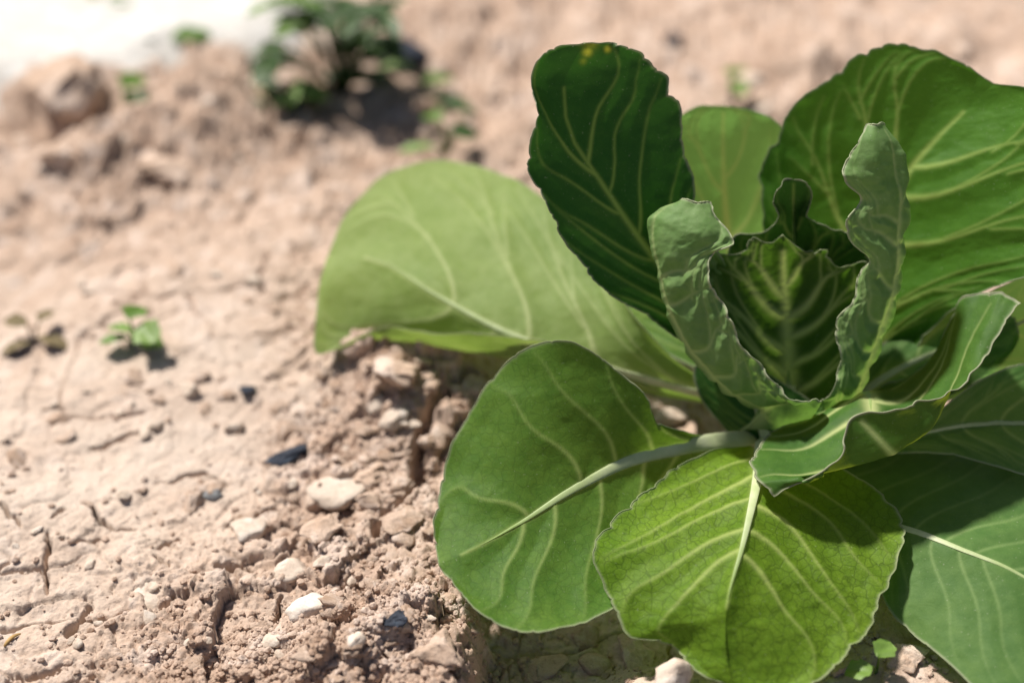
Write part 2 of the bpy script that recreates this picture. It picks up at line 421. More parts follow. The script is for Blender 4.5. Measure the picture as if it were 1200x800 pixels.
def unproj(pts, mode):
    return np.array([(pz if mode == 'z' else pD)(*p[:3]) for p in pts])

plant = bpy.data.objects.new('cabbage_plant', None); COL.objects.link(plant)
plant.empty_display_size = .02
STEM0 = np.array([BX, BY, gz(BX, BY)])
plant.location = STEM0*CM
plant['label'] = 'young green cabbage plant with spread leaves and open ruffled heart'; plant['category'] = 'cabbage'

def tube(path, radii, sides=8, flat=None):
    path = np.asarray(path); n = len(path)
    T = np.gradient(path, axis=0); T /= np.linalg.norm(T, axis=1)[:, None]+1e-9
    up = np.array([.3, .2, .93]); V = []
    for i in range(n):
        a = np.cross(T[i], up); a /= np.linalg.norm(a)+1e-9; b = np.cross(a, T[i])
        for k in range(sides):
            an = 2*math.pi*k/sides
            V.append(path[i]+radii[i]*(math.cos(an)*a+math.sin(an)*b*(flat or 1)))
    Q = []
    for i in range(n-1):
        for k in range(sides):
            k2 = (k+1) % sides
            Q.append((i*sides+k, i*sides+k2, (i+1)*sides+k2, (i+1)*sides+k))
    c0 = len(V); V += [path[0], path[-1]]
    Tr = []
    for k in range(sides):
        k2 = (k+1) % sides
        Tr.append((c0, k2, k)); Tr.append((c0+1, (n-1)*sides+k, (n-1)*sides+k2))
    return V, Q, Tr

NS, NT = 220, 137
def leaf(mat, curves=None, rows=None, mode='D', bulge=(0, 0), tm=None, nv=7, ds=.22, sgn=1, puff=.10, ruffle=.25, rfreq=.55,
         tipr=0.0, hole=None, scal=.10, vw=.17, rib=.26, ribraise=.35, label=None, yellow=None, seed=1, smid=1.0, rim=.026, branch=True, petiole=True, ribend=.97, vs0=.06, vs1=.80):
    s = np.linspace(0, 1, NS); t = np.linspace(-1, 1, NT)
    if curves is not None:
        C = np.array([cr(unproj(c, mode), s) for c in curves])          # (k, NS, 3)
        kt = np.array(tm if tm is not None else np.linspace(-1, 1, len(curves)), float)
    else:
        R = [unproj(r, mode) for r in rows]
        nc = len(rows[0])
        C = np.array([cr([r[j] for r in R], s) for j in range(nc)])
        kt = np.array(tm if tm is not None else np.linspace(-1, 1, nc), float)
    if len(kt) == 3:                # three curves: each half a straight rule plus a bulge, softened over the rib
        a = np.abs(t)[None, :, None]
        E = np.where((t < 0)[None, :, None], C[0][:, None], C[2][:, None])
        P = C[1][:, None]*(1-a)+E*a
        b = np.where(t < 0, bulge[0], bulge[1])
    else:
        P = np.stack([hermite(kt, C[:, i], t) for i in range(NS)]); b = np.zeros(NT)
    def normals(P):
        A = np.gradient(P, axis=0); B = np.gradient(P, axis=1)
        n = np.cross(A, B); return n/(np.linalg.norm(n, axis=2)[..., None]+1e-9)
    Nn = normals(P)*sgn
    hw = np.linalg.norm(P[:, -1]-P[:, 0], axis=1)/2
    prof = 4*np.abs(t)*(1-np.abs(t))*b
    P = P + Nn*(prof[None, :, None]*hw[:, None, None]*np.sin(np.pi*np.clip(s, 0, 1))[:, None, None]**.5)
    # ruffled margin and broad undulation
    ee = np.abs(t)[None, :]; S = s[:, None]
    L = np.linalg.norm(np.diff(P[:, NT//2], axis=0), axis=1).sum()
    side = np.where(t < 0, 0, 50)[None, :]
    env = np.clip(S*6, 0, 1)
    wave = (vnoise(S*L*rfreq*1.5+seed*13+side, S*0+side, seed)-.5)*2
    wave2 = (vnoise(S*L*rfreq*4.5+seed*7+side, S*0+side+3, seed+5)-.5)*2
    und = fbm(P[..., 0]/4+seed, P[..., 1]/4+P[..., 2]/4, seed+9, 2)
    P = P + Nn*((ruffle*(wave*ee**5+.35*wave2*ee**12)*env + .16*und*env)[..., None])
    if rows is not None and tipr > 0:
        W = np.concatenate([[0], np.cumsum(np.linalg.norm(np.diff(P[-1], axis=0), axis=1))])
        w1 = 2*vnoise(W*.8+seed, W*0, seed+60)-1; w2 = 2*vnoise(W*2.1+seed, W*0, seed+61)-1
        up = P[-1]-P[-6]; up /= np.linalg.norm(up, axis=1)[:, None]+1e-9
        P = P + Nn*(tipr*(w1+.5*w2)[None, :]*(S**10))[..., None]
        P = P + up[None]*(tipr*.8*(2*vnoise(W*1.4+9, W*0, seed+62)-1-.9*(1-np.abs(2*vnoise(W*1.1, W*0, seed+63)-1))**4)[None, :]*np.clip((S-.85)/.15, 0, 1)**2)[..., None]
    # margin nicks, in the plane of the leaf
    out = P[:, -1]-P[:, -8]; out /= np.linalg.norm(out, axis=1)[:, None]+1e-9
    out2 = P[:, 0]-P[:, 7]; out2 /= np.linalg.norm(out2, axis=1)[:, None]+1e-9
    def nick(e, sd0):
        q = np.concatenate([[0], np.cumsum(np.linalg.norm(np.diff(e, axis=0), axis=1))])
        f = scal*(1.3*fbm(q*.55+sd0, q*0, seed+21, 2) - 1.3*(1-np.abs(2*vnoise(q*.62+sd0, q*0+4, seed+22)-1))**5 - .6*(1-np.abs(2*vnoise(q*1.7+sd0, q*0+8, seed+23)-1))**4 + .25*fbm(q*2.5+sd0, q*0, seed+24, 2))
        return f*np.clip(s*6-.3, 0, 1)*np.clip((1.02-s)*12, 0, 1)
    nk = nick(P[:, -1], seed*3.1); nk2 = nick(P[:, 0], seed*3.1+77)
    P = P + (out[:, None]*nk[:, None, None])*np.clip((t-.75)/.25, 0, 1)[None, :, None]**2 + (out2[:, None]*nk2[:, None, None])*np.clip((-t-.75)/.25, 0, 1)[None, :, None]**2
    # veins: polylines in (s,t), measured in space
    tmid = 0.0 if len(kt) == 3 or rows is None and tm is None else None
    tmid = getattr(leaf, 'tmid', 0.0)
    def at(sv, tv):
        i = np.clip(sv, 0, 1)*(NS-1); j = (np.clip(tv, -1, 1)+1)/2*(NT-1)
        i0 = np.minimum(i.astype(int), NS-2); j0 = np.minimum(j.astype(int), NT-2); fi = (i-i0)[:, None]; fj = (j-j0)[:, None]
        return (P[i0, j0]*(1-fi)*(1-fj)+P[i0+1, j0]*fi*(1-fj)+P[i0, j0+1]*(1-fi)*fj+P[i0+1, j0+1]*fi*fj)
    rr = random.Random(seed*31+5); VE = []
    u = np.linspace(0, 1, 14)
    VE.append((u*ribend, tmid+u*0, vw*(.45+1.5*(1-u)**1.4)))
    for sd_ in (-1, 1):
        ext = (1-tmid) if sd_ > 0 else (1+tmid)
        for i in range(nv):
            s0 = vs0+(vs1-vs0)*(i+rr.uniform(-.22, .22)+(.25 if sd_ > 0 else 0))/nv
            s0 = max(.01, s0); dd = ds*rr.uniform(.8, 1.25)*(1-.35*s0)
            sv = s0+dd*u**1.15+.012*np.sin(u*9+i); tv = tmid+sd_*ext*.95*u
            w = vw*rr.uniform(.75, 1.05)*(1-.4*s0)*((1-u)**1.1*.9+.1)
            VE.append((sv, tv, w))
            if branch:
                for ub, du in ((rr.uniform(.28, .42), .10), (rr.uniform(.5, .65), -.07), (rr.uniform(.66, .8), .06)):
                    k = np.linspace(0, 1, 9); u2 = ub+(1-ub)*k
                    VE.append((s0+dd*u2**1.15+du*rr.uniform(.6, 1.3)*k**1.1, tmid+sd_*ext*.97*(ub+(.97-ub)*k*rr.uniform(.75, 1)), vw*.5*(1-.4*s0)*(1-.8*k)*(1-ub*.5)))
    flat = P.reshape(-1, 3); vein = np.zeros(len(flat)); dmin = np.full(len(flat), 9.0)
    for sv, tv, w in VE:
        q = at(np.asarray(sv, float), np.asarray(tv, float))
        lo = q.min(0)-1.6; hi = q.max(0)+1.6
        m = np.all((flat > lo) & (flat < hi), axis=1); idx = np.nonzero(m)[0]
        if not len(idx): continue
        pp = flat[idx]; bd = np.full(len(pp), 9.0); bw = np.full(len(pp), .01)
        for k in range(len(q)-1):
            a = q[k]; bv = q[k+1]-a; L2 = bv@bv
            if L2 < 1e-8: continue
            tt = np.clip(((pp-a)@bv)/L2, 0, 1)
            d = np.linalg.norm(pp-a-tt[:, None]*bv, axis=1); mm = d < bd
            bd = np.where(mm, d, bd); bw = np.where(mm, w[k]*(1-tt)+w[k+1]*tt, bw)
        val = np.exp(-(bd/np.maximum(bw, .075))**2)*np.clip(bw/.16, .05, 1)**.8
        vein[idx] = np.maximum(vein[idx], val); dmin[idx] = np.minimum(dmin[idx], bd+np.clip(.06-bw, 0, 1)*4)
    vein = vein.reshape(NS, NT); dmin = dmin.reshape(NS, NT)
    edgef = np.clip((1-np.abs(t))*6, 0, 1)[None, :]*np.clip((1-s)*8, 0.2, 1)[:, None]
    pf = puff*(1-np.exp(-(dmin/.55)**1.5))
    bl = .2*puff*fbm(flat[:, 0]*1.7, (flat[:, 1]+flat[:, 2])*1.7, seed+40, 3).reshape(NS, NT)
    P = P + Nn*((pf*edgef+bl*edgef)[..., None])
    # pale, slightly thickened margin
    dist_e = np.minimum.reduce([np.linalg.norm(P-P[:, :1], axis=2), np.linalg.norm(P-P[:, -1:], axis=2)] + ([np.linalg.norm(P-P[-1:], axis=2)] if rows is not None else []))
    rimv = np.exp(-(dist_e/.07)**2)*np.clip(S*8-.6, 0, 1)
    yel = np.zeros((NS, NT))
    if yellow:
        for (qx, qy, rad, amt) in yellow:
            q2 = pD(qx, qy, 61.6); yel = np.maximum(yel, amt*np.exp(-(np.linalg.norm(P-q2, axis=2)/rad)**2))
    verts = [P.reshape(-1, 3)-STEM0]; gq = grid_quads(NS, NT)
    if hole:
        fc = P.reshape(-1, 3)[gq].mean(1); keep = np.ones(len(gq), bool)
        for (qx, qy, rx_, ry_) in hole:
            q2 = pD(qx, qy, 61.6); dv = fc-q2; dv = dv+.12*fbm(fc[:, 0]*4, fc[:, 2]*4, 5, 2)[:, None]
            keep &= ((dv[:, 0]/rx_)**2+((dv[:, 1]**2+dv[:, 2]**2)/ry_**2)) > 1
        gq = gq[keep]
    quads = [gq]
    off = NS*NT; attrs = [vein.ravel()], [rimv.ravel()], [yel.ravel()]
    edges = [P[10:, 0], P[10:, -1]] + ([P[-1, :]] if rows is not None else [])
    trs = []
    if rim > 0:
        for e in edges:
            if np.linalg.norm(np.diff(e, axis=0), axis=1).sum() < 1: continue
            k = np.linspace(0, 1, len(e)); V, Q, Tr = tube(e-STEM0, rim*(.55+.6*vnoise(k*L*2, k*0, seed))*np.clip(k*9+.2, 0, 1)*np.clip((1-k)*9+.2, 0, 1), 5)
            verts.append(np.array(V)); quads.append(np.array(Q)+off); trs += [(a+off, b_+off, c+off) for a, b_, c in Tr]; off += len(V)
            attrs[0].append(np.zeros(len(V))); attrs[1].append(np.full(len(V), .8)); attrs[2].append(np.zeros(len(V)))
    me = mesh_np('leaf', np.concatenate(verts), np.concatenate(quads), mat, True, trs or None)
    for nm, arr in zip(('vein', 'rim', 'yellowing'), attrs):
        at_ = me.attributes.new(nm, 'FLOAT', 'POINT'); at_.data.foreach_set('value', np.concatenate(arr).astype(np.float32))
    o = link('leaf', me, plant, label=label)
    # the midrib, a rounded rib that swells into the petiole at the stem
    if rib > 0:
        j = int(round((tmid+1)/2*(NT-1)))
        path = P[:int(NS*ribend*smid):4, j]; nn = Nn[:int(NS*ribend*smid):4, j]
        k = np.linspace(0, 1, len(path)); rad = rib*((1-k)**.95*.985+.015)
        ht = rad*.24
        path = path - nn*(ht*(1-ribraise))[:, None]
        al = k.copy()
        if petiole:
            tgt = STEM0+np.array([0, 0, 2.2]); d0 = np.linalg.norm(path[0]-tgt)
            if d0 > .6:
                fs = np.linspace(0, 1, 9)[:-1]
                ext = np.array([tgt+(path[0]-tgt)*f+np.array([0, 0, -.25*math.sin(f*3.14)]) for f in fs])
                path = np.concatenate([ext, path]); rad = np.concatenate([np.linspace(rib*1.45, rib*1.0, 8), rad]); ht = np.concatenate([np.linspace(rib*.95, rib*.6, 8), ht])
                nn = np.concatenate([np.repeat(nn[:1], 8, 0), nn]); al = np.concatenate([np.zeros(8), al])
        T = np.gradient(path, axis=0); T /= np.linalg.norm(T, axis=1)[:, None]+1e-9
        B = np.cross(T, nn); B /= np.linalg.norm(B, axis=1)[:, None]+1e-9
        K = 12; an = np.arange(K)*2*math.pi/K; n_ = len(path)
        V = (path[:, None]+rad[:, None, None]*np.cos(an)[None, :, None]*B[:, None]+ht[:, None, None]*np.sin(an)[None, :, None]*np.cross(B, T)[:, None]).reshape(-1, 3)
        Q = [(i*K+q, i*K+(q+1) % K, (i+1)*K+(q+1) % K, (i+1)*K+q) for i in range(n_-1) for q in range(K)]
        rme = mesh_np('midrib', V-STEM0, np.array(Q), M_RIB, True)
        aa = rme.attributes.new('along', 'FLOAT', 'POINT'); aa.data.foreach_set('value', np.repeat(al, K).astype(np.float32))
        link('midrib', rme, o)
    return o

# --- leaves lying open around the plant
leaf(ML['front'], mode='z', seed=9, label='yellow-green open front leaf netted with fine dark veinlets', curves=[
    [(880, 522, 3.0), (835, 528, 3.4), (760, 570, 3.2), (712, 615, 3.1), (695, 655, 2.8), (712, 700, 2.2), (738, 745, 1.4), (790, 757, 1.0), (815, 787, .8), (862, 812, .7)],
    [(893, 520, 3.0), (886, 570, 3.8), (870, 640, 3.9), (852, 710, 3.2), (850, 770, 1.9), (862, 812, .8)],
    [(905, 522, 3.0), (960, 535, 3.4), (1040, 585, 3.2), (1062, 612, 3.0), (1052, 660, 2.5), (1040, 705, 2.0), (1000, 760, 1.3), (960, 800, .9), (905, 818, .8), (862, 812, .8)]],
    bulge=(.05, .05), nv=5, ds=.32, vs1=.66, branch=False, puff=.22, vw=.19, rib=.32, ribend=.72, sgn=-1, ruffle=.18, scal=.17)
leaf(ML['mid'], mode='z', seed=10, label='rounded mid-green leaf with a thick pale midrib lying over the soil', curves=[
    [(870, 508, 2.6), (800, 508, 3.8), (768, 492, 5.2), (758, 466, 6.4), (728, 440, 7.2), (700, 412, 8.0), (660, 400, 8.3), (630, 402, 8.2), (590, 430, 7.2), (550, 482, 5.6), (522, 545, 3.8), (511, 595, 2.9), (509, 630, 2.5), (514, 662, 2.3)],
    [(870, 515, 2.5), (800, 523, 3.2), (735, 541, 3.5), (680, 569, 3.4), (610, 611, 3.0), (550, 645, 2.6), (514, 662, 2.3)],
    [(870, 522, 2.5), (820, 540, 2.8), (770, 590, 2.2), (745, 660, 1.6), (720, 712, 1.5), (665, 738, 1.7), (620, 740, 1.9), (570, 722, 2.0), (540, 697, 2.1), (522, 675, 2.2), (514, 662, 2.3)]],
    bulge=(-.05, .06), nv=5, ds=.15, vs0=.12, vs1=.86, branch=False, puff=.13, vw=.19, rib=.44, ribend=.92, smid=.95, sgn=-1, ruffle=.16, scal=.12, ribraise=.14)
leaf(ML['pale'], mode='z', seed=3, label='pale green leaf with its near margin turned up', curves=[
    [(860, 462, 2.6), (790, 420, 4.5), (745, 370, 6.3), (700, 300, 7.3), (640, 235, 7.9), (580, 200, 8.0), (510, 188, 7.8), (450, 205, 7.2), (405, 250, 6.2), (384, 300, 5.0)],
    [(860, 470, 2.5), (740, 440, 3.6), (660, 415, 4.4), (590, 388, 4.9), (510, 345, 5.3), (440, 305, 5.3), (384, 300, 5.0)],
    [(860, 476, 2.0), (740, 455, 2.6), (645, 428, 3.2), (590, 419, 3.3), (520, 405, 3.0), (440, 391, 2.8), (405, 385, 3.0), (378, 340, 4.2), (382, 305, 4.9)],
    [(860, 478, 2.2), (740, 446, 3.4), (650, 402, 4.9), (600, 394, 5.0), (520, 388, 4.6), (440, 384, 3.4), (400, 402, 2.6), (372, 414, 2.3), (372, 360, 3.6), (381, 310, 4.8)]],
    tm=[-1, 0, .62, 1], nv=4, ds=.26, puff=.12, vw=.20, rib=.28, ribend=.9, sgn=-1, ruffle=.08, scal=.05)
leaf(ML['deep'], seed=2, label='upright dark green leaf with a yellowed nick in its tip', curves=[
    [(872, 452, 67.5), (830, 425, 66.2), (770, 378, 65), (700, 335, 63.5), (655, 280, 62.5), (638, 240, 62), (617, 195, 61.5), (632, 140, 61.3), (621, 85, 61.2), (640, 60, 61.3), (684, 50, 61.4)],
    [(880, 450, 67.5), (835, 388, 65.8), (790, 330, 64.4), (740, 265, 63.4), (702, 210, 62.8), (668, 155, 62.3), (662, 100, 61.9), (684, 50, 61.4)],
    [(888, 440, 67.8), (845, 355, 66.5), (820, 270, 65), (812, 212, 64.2), (800, 165, 63.3), (797, 128, 63), (781, 108, 62.6), (782, 93, 62.4), (763, 80, 62.1), (758, 66, 61.9), (735, 55, 61.7), (710, 50, 61.5), (684, 50, 61.4)]],
    bulge=(.05, .05), nv=6, ds=.28, branch=False, puff=.17, vw=.15, rib=.34, smid=.22, ribend=.88, ruffle=.16, scal=.17, yellow=[(690, 48, .32, 1.0), (688, 60, .20, 1.0), (685, 74, .16, .9), (712, 58, .13, .9)])
leaf(ML['mid'], seed=19, label='unseen low leaf added behind the upright dark leaf to shade the soil', curves=[  # out of view, added to keep the sun off the soil gap
    [(868, 455, 68), (775, 412, 69.8), (700, 362, 72), (645, 305, 74), (632, 262, 75), (665, 215, 75)],
    [(872, 452, 68), (810, 370, 70), (750, 300, 72), (700, 245, 73.5), (665, 215, 74.5)],
    [(876, 450, 68), (840, 350, 70), (795, 270, 71.5), (750, 220, 73), (700, 200, 74), (665, 215, 74.5)]],
    nv=4, ds=.25, puff=.08, vw=.14, rib=.24, ruffle=.06, scal=.04)
leaf(ML['light'], seed=4, label='pale translucent leaf standing behind the heart', curves=[
    [(880, 432, 69), (820, 330, 69.2), (790, 240, 69), (784, 180, 68.6), (792, 142, 68.4), (815, 126, 68.4), (848, 124, 68.4)],
    [(890, 430, 69), (862, 330, 69.6), (850, 240, 69.6), (847, 170, 69.1), (848, 124, 68.4)],
    [(900, 430, 69), (925, 330, 69.2), (934, 250, 69), (930, 185, 68.6), (915, 148, 68.4), (885, 130, 68.4), (848, 124, 68.4)]],
    nv=4, ds=.32, puff=.08, vw=.17, rib=.24, smid=.2, ruffle=.06, scal=.03)
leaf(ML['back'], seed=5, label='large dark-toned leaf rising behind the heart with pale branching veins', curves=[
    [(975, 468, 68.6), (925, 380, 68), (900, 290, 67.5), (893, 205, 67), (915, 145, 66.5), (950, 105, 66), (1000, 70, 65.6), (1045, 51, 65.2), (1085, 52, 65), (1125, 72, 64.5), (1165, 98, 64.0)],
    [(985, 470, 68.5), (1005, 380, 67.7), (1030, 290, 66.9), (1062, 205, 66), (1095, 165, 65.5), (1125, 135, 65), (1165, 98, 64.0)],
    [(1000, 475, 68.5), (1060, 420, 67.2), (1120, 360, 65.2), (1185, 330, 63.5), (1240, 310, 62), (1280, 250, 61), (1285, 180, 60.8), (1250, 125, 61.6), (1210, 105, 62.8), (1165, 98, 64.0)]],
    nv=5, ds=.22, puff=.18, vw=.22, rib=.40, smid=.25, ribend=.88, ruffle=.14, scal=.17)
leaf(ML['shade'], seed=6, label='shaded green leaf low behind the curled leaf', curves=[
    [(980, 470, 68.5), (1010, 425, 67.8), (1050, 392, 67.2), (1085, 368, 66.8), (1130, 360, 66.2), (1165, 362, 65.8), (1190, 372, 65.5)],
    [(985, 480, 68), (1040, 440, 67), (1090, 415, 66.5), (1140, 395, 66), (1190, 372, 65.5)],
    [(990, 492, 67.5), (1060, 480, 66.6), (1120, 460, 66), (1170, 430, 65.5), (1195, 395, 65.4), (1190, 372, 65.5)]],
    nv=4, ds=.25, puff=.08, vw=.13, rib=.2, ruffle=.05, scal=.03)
leaf(ML['light'], seed=7, label='bright green leaf reaching out behind the curled leaf', curves=[
    [(1045, 460, 67.8), (1100, 395, 66.8), (1150, 348, 66), (1200, 324, 65), (1270, 305, 64), (1320, 315, 63.6), (1335, 335, 63.5)],
    [(1050, 470, 67.6), (1110, 425, 66.8), (1180, 385, 65.8), (1260, 355, 64.5), (1335, 335, 63.5)],
    [(1055, 490, 67.2), (1110, 470, 66.2), (1165, 452, 65.2), (1220, 440, 64.4), (1280, 425, 63.8), (1325, 375, 63.5), (1335, 335, 63.5)]],
    nv=4, ds=.25, puff=.08, vw=.14, rib=.2, ruffle=.05, scal=.03)
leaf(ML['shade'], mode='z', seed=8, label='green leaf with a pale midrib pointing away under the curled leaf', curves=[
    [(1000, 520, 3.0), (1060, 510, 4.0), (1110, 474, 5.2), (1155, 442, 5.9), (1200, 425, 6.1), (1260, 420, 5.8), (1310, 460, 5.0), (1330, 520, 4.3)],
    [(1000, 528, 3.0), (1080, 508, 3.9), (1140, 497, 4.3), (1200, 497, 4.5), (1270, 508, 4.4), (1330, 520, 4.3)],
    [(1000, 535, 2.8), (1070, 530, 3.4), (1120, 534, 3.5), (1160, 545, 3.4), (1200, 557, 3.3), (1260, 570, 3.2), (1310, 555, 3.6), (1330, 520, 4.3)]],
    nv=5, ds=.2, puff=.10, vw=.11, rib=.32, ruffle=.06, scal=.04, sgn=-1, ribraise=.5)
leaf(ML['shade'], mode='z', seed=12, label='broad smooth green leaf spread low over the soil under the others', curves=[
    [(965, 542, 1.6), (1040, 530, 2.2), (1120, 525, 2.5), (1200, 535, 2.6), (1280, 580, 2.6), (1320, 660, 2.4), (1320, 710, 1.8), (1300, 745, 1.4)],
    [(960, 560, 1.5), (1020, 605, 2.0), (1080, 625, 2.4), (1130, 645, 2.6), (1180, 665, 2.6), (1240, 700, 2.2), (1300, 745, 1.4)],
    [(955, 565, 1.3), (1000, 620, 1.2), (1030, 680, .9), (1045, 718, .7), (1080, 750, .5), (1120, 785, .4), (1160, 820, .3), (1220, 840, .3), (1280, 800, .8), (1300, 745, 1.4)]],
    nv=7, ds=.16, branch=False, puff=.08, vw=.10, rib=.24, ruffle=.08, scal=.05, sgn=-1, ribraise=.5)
# --- the curled leaf whose near rim stands up
leaf.tmid = -.12
leaf(ML['curl'], seed=13, label='curled leaf with its ruffled rim folded up towards the heart', rows=[
    [(968, 486, 66), (976, 482, 66), (984, 479, 66), (990, 477, 66), (996, 476, 66), (1002, 476, 66.2)],
    [(925, 500, 64.5), (965, 485, 64.2), (1008, 464, 64), (1040, 462, 64.3), (1062, 450, 65), (1085, 420, 65.5)],
    [(878, 537, 61.8), (945, 535, 62), (1012, 500, 62.2), (1065, 490, 62.5), (1110, 425, 63.3), (1137, 342, 63.8)],
    [(890, 570, 60.2), (950, 562, 60.0), (1035, 542, 60.1), (1095, 500, 60.3), (1128, 445, 61), (1168, 340, 62.8)],
    [(905, 581, 60.1), (980, 543, 59.7), (998, 496, 59.6), (1062, 476, 59.8), (1128, 446, 60.8), (1195, 350, 62.0)]],
    nv=4, ds=.25, puff=.12, vw=.26, rib=.55, smid=.42, branch=False, ruffle=.18, scal=.18, rim=.045, tipr=.22)
# --- the heart
leaf.tmid = 0.0
leaf(ML['heart'], seed=14, label='innermost leaf facing out with a pale branching midrib', curves=[
    [(905, 490, 66.6), (856, 430, 65.6), (832, 375, 64.9), (826, 330, 64.5), (845, 300, 64.2), (868, 296, 64.3), (884, 280, 63.8), (902, 284, 63.9), (918, 276, 63.5)],
    [(925, 492, 67), (924, 430, 66.4), (922, 370, 65.6), (918, 320, 64.6), (918, 276, 63.5)],
    [(945, 490, 66.6), (1005, 430, 65.6), (1030, 375, 64.9), (1034, 335, 64.5), (1012, 308, 64.2), (985, 312, 64.4), (966, 293, 63.9), (945, 296, 64.0), (918, 276, 63.5)]],
    nv=5, ds=.24, puff=.20, vw=.30, smid=.3, rib=.50, ruffle=.28, scal=.22, ribraise=.6, ribend=.9, branch=True)
leaf(ML['hood'], seed=15, label='heart leaf with a narrow hooded tip, deep shade put into its colour', curves=[
    [(908, 470, 68), (866, 390, 67.2), (848, 305, 65.6), (862, 276, 65.0), (897, 266, 64.6), (910, 252, 64.3), (904, 236, 63.9), (914, 216, 63.2), (930, 211, 63.2)],
    [(930, 470, 68.4), (930, 380, 67.8), (930, 300, 66.8), (930, 250, 65.4), (930, 211, 63.2)],
    [(952, 470, 68), (1000, 390, 67.2), (1016, 305, 65.6), (1000, 272, 65.0), (968, 263, 64.6), (950, 252, 64.3), (954, 236, 63.9), (946, 216, 63.2), (930, 211, 63.2)]],
    nv=5, ds=.2, puff=.12, vw=.10, rib=.2, ruffle=.22, scal=.12)
def cup(rimp, silp, backp, flip):
    out = []
    for (a, b_, c) in zip(rimp, silp, backp):
        mid = (.52*a[0]+.48*b_[0], .52*a[1]+.48*b_[1], .5*(a[2]+b_[2])-.45)
        r = [c, b_, mid, a]
        out.append(r[::-1] if flip else r)
    return out
leaf.tmid = -.15
rimD = [65.2, 62.8, 62.3, 62.1, 61.9, 61.7, 61.5, 61.4, 61.3, 61.2, 60.9, 61.1, 61.3, 61.6]
silD = [66.6, 65, 64.7, 64.4, 64.0, 63.7, 63.4, 63.1, 62.9, 62.8, 62.7, 62.6, 62.5, 62.3]
bakD = [67, 66.6, 66.5, 66.4, 66.2, 66, 65.8, 65.6, 65.4, 65.3, 65.2, 65.1, 65, 65]
rimP = [(950, 488), (962, 468), (940, 469), (912, 453), (889, 425), (871, 400), (855, 368), (837, 344), (831, 322), (834, 299), (862, 285), (857, 268), (845, 256), (834, 237)]
silP = [(870, 505), (890, 480), (866, 468), (845, 452), (826, 430), (803, 402), (786, 370), (777, 340), (771, 312), (767, 290), (763, 272), (763, 258), (773, 248), (800, 240)]
bakP = [(905, 505), (900, 450), (893, 440), (888, 430), (885, 415), (880, 400), (876, 385), (872, 372), (870, 362), (868, 350), (866, 340), (864, 332), (862, 325), (860, 320)]
Z = lambda P_, D_: [(p[0], p[1], d) for p, d in zip(P_, D_)]
leaf(ML['wax'], seed=16, label='pale waxy inner leaf cupped round the left of the heart with a crinkled rim', rows=cup(Z(rimP, rimD), Z(silP, silD), Z(bakP, bakD), False),
    nv=6, ds=.16, puff=.36, vw=.17, rib=0, ruffle=.20, rfreq=1.1, scal=.12, sgn=-1, rim=.042, tipr=.08)
leaf.tmid = .1
rimP = [(945, 486), (976, 456), (986, 425), (978, 380), (1001, 346), (1004, 326), (1013, 302), (996, 286), (990, 258), (1005, 236), (988, 206), (998, 182), (1006, 165), (1019, 146)]
silP = [(990, 482), (1010, 455), (1022, 425), (1037, 385), (1047, 350), (1053, 325), (1057, 302), (1059, 282), (1062, 258), (1062, 235), (1059, 205), (1055, 183), (1046, 163), (1034, 147)]
bakP = [(960, 475), (985, 440), (990, 415), (995, 380), (1005, 345), (1012, 325), (1018, 305), (1022, 285), (1026, 262), (1030, 240), (1034, 215), (1036, 195), (1038, 180), (1036, 165)]
rimD = [66, 63.5, 63.1, 62.8, 62.4, 62.2, 61.9, 61.7, 61.5, 61.4, 61.2, 61.1, 61.1, 61.4]
silD = [66.5, 64.3, 64.0, 63.5, 63.1, 62.9, 62.7, 62.5, 62.3, 62.1, 61.9, 61.8, 61.7, 61.8]
bakD = [68, 66.8, 66.6, 66.3, 66, 65.8, 65.6, 65.4, 65.2, 65, 64.6, 64.3, 64, 63.6]
leaf(ML['wax'], seed=17, label='grey-green inner leaf cupped round the right of the heart with a frilled rim', rows=cup(Z(rimP, rimD), Z(silP, silD), Z(bakP, bakD), True),
    nv=7, ds=.12, puff=.33, vw=.17, rib=0, ruffle=.22, rfreq=1.1, scal=.12, sgn=-1, rim=.042, tipr=.08)
leaf.tmid = 0.0
leaf(ML['deep'], seed=18, label='short wrapper leaf clasping the foot of the heart', curves=[
    [(880, 535, 67.2), (846, 500, 67), (818, 462, 66.8), (815, 430, 66.6), (840, 418, 66.4), (875, 425, 66.2)],
    [(905, 535, 66.6), (895, 505, 66.1), (885, 468, 66), (875, 425, 66.2)],
    [(935, 535, 66.6), (955, 510, 66), (966, 486, 65.8), (950, 470, 65.9), (910, 445, 66), (875, 425, 66.2)]],
    nv=4, ds=.2, puff=.08, vw=.1, rib=.3, ruffle=.06, scal=.04)
# stem
zs = np.linspace(-3.0, 5.0, 14); k = np.linspace(0, 1, 14)
V, Q, Tr = tube(np.stack([.15*np.sin(k*5), .1*np.cos(k*4), zs], 1), 1.0+.25*np.sin(k*9)*.4-.25*k, 14)
link('stem', mesh_np('stem', np.array(V), Q, M_RIB, True, Tr), plant)

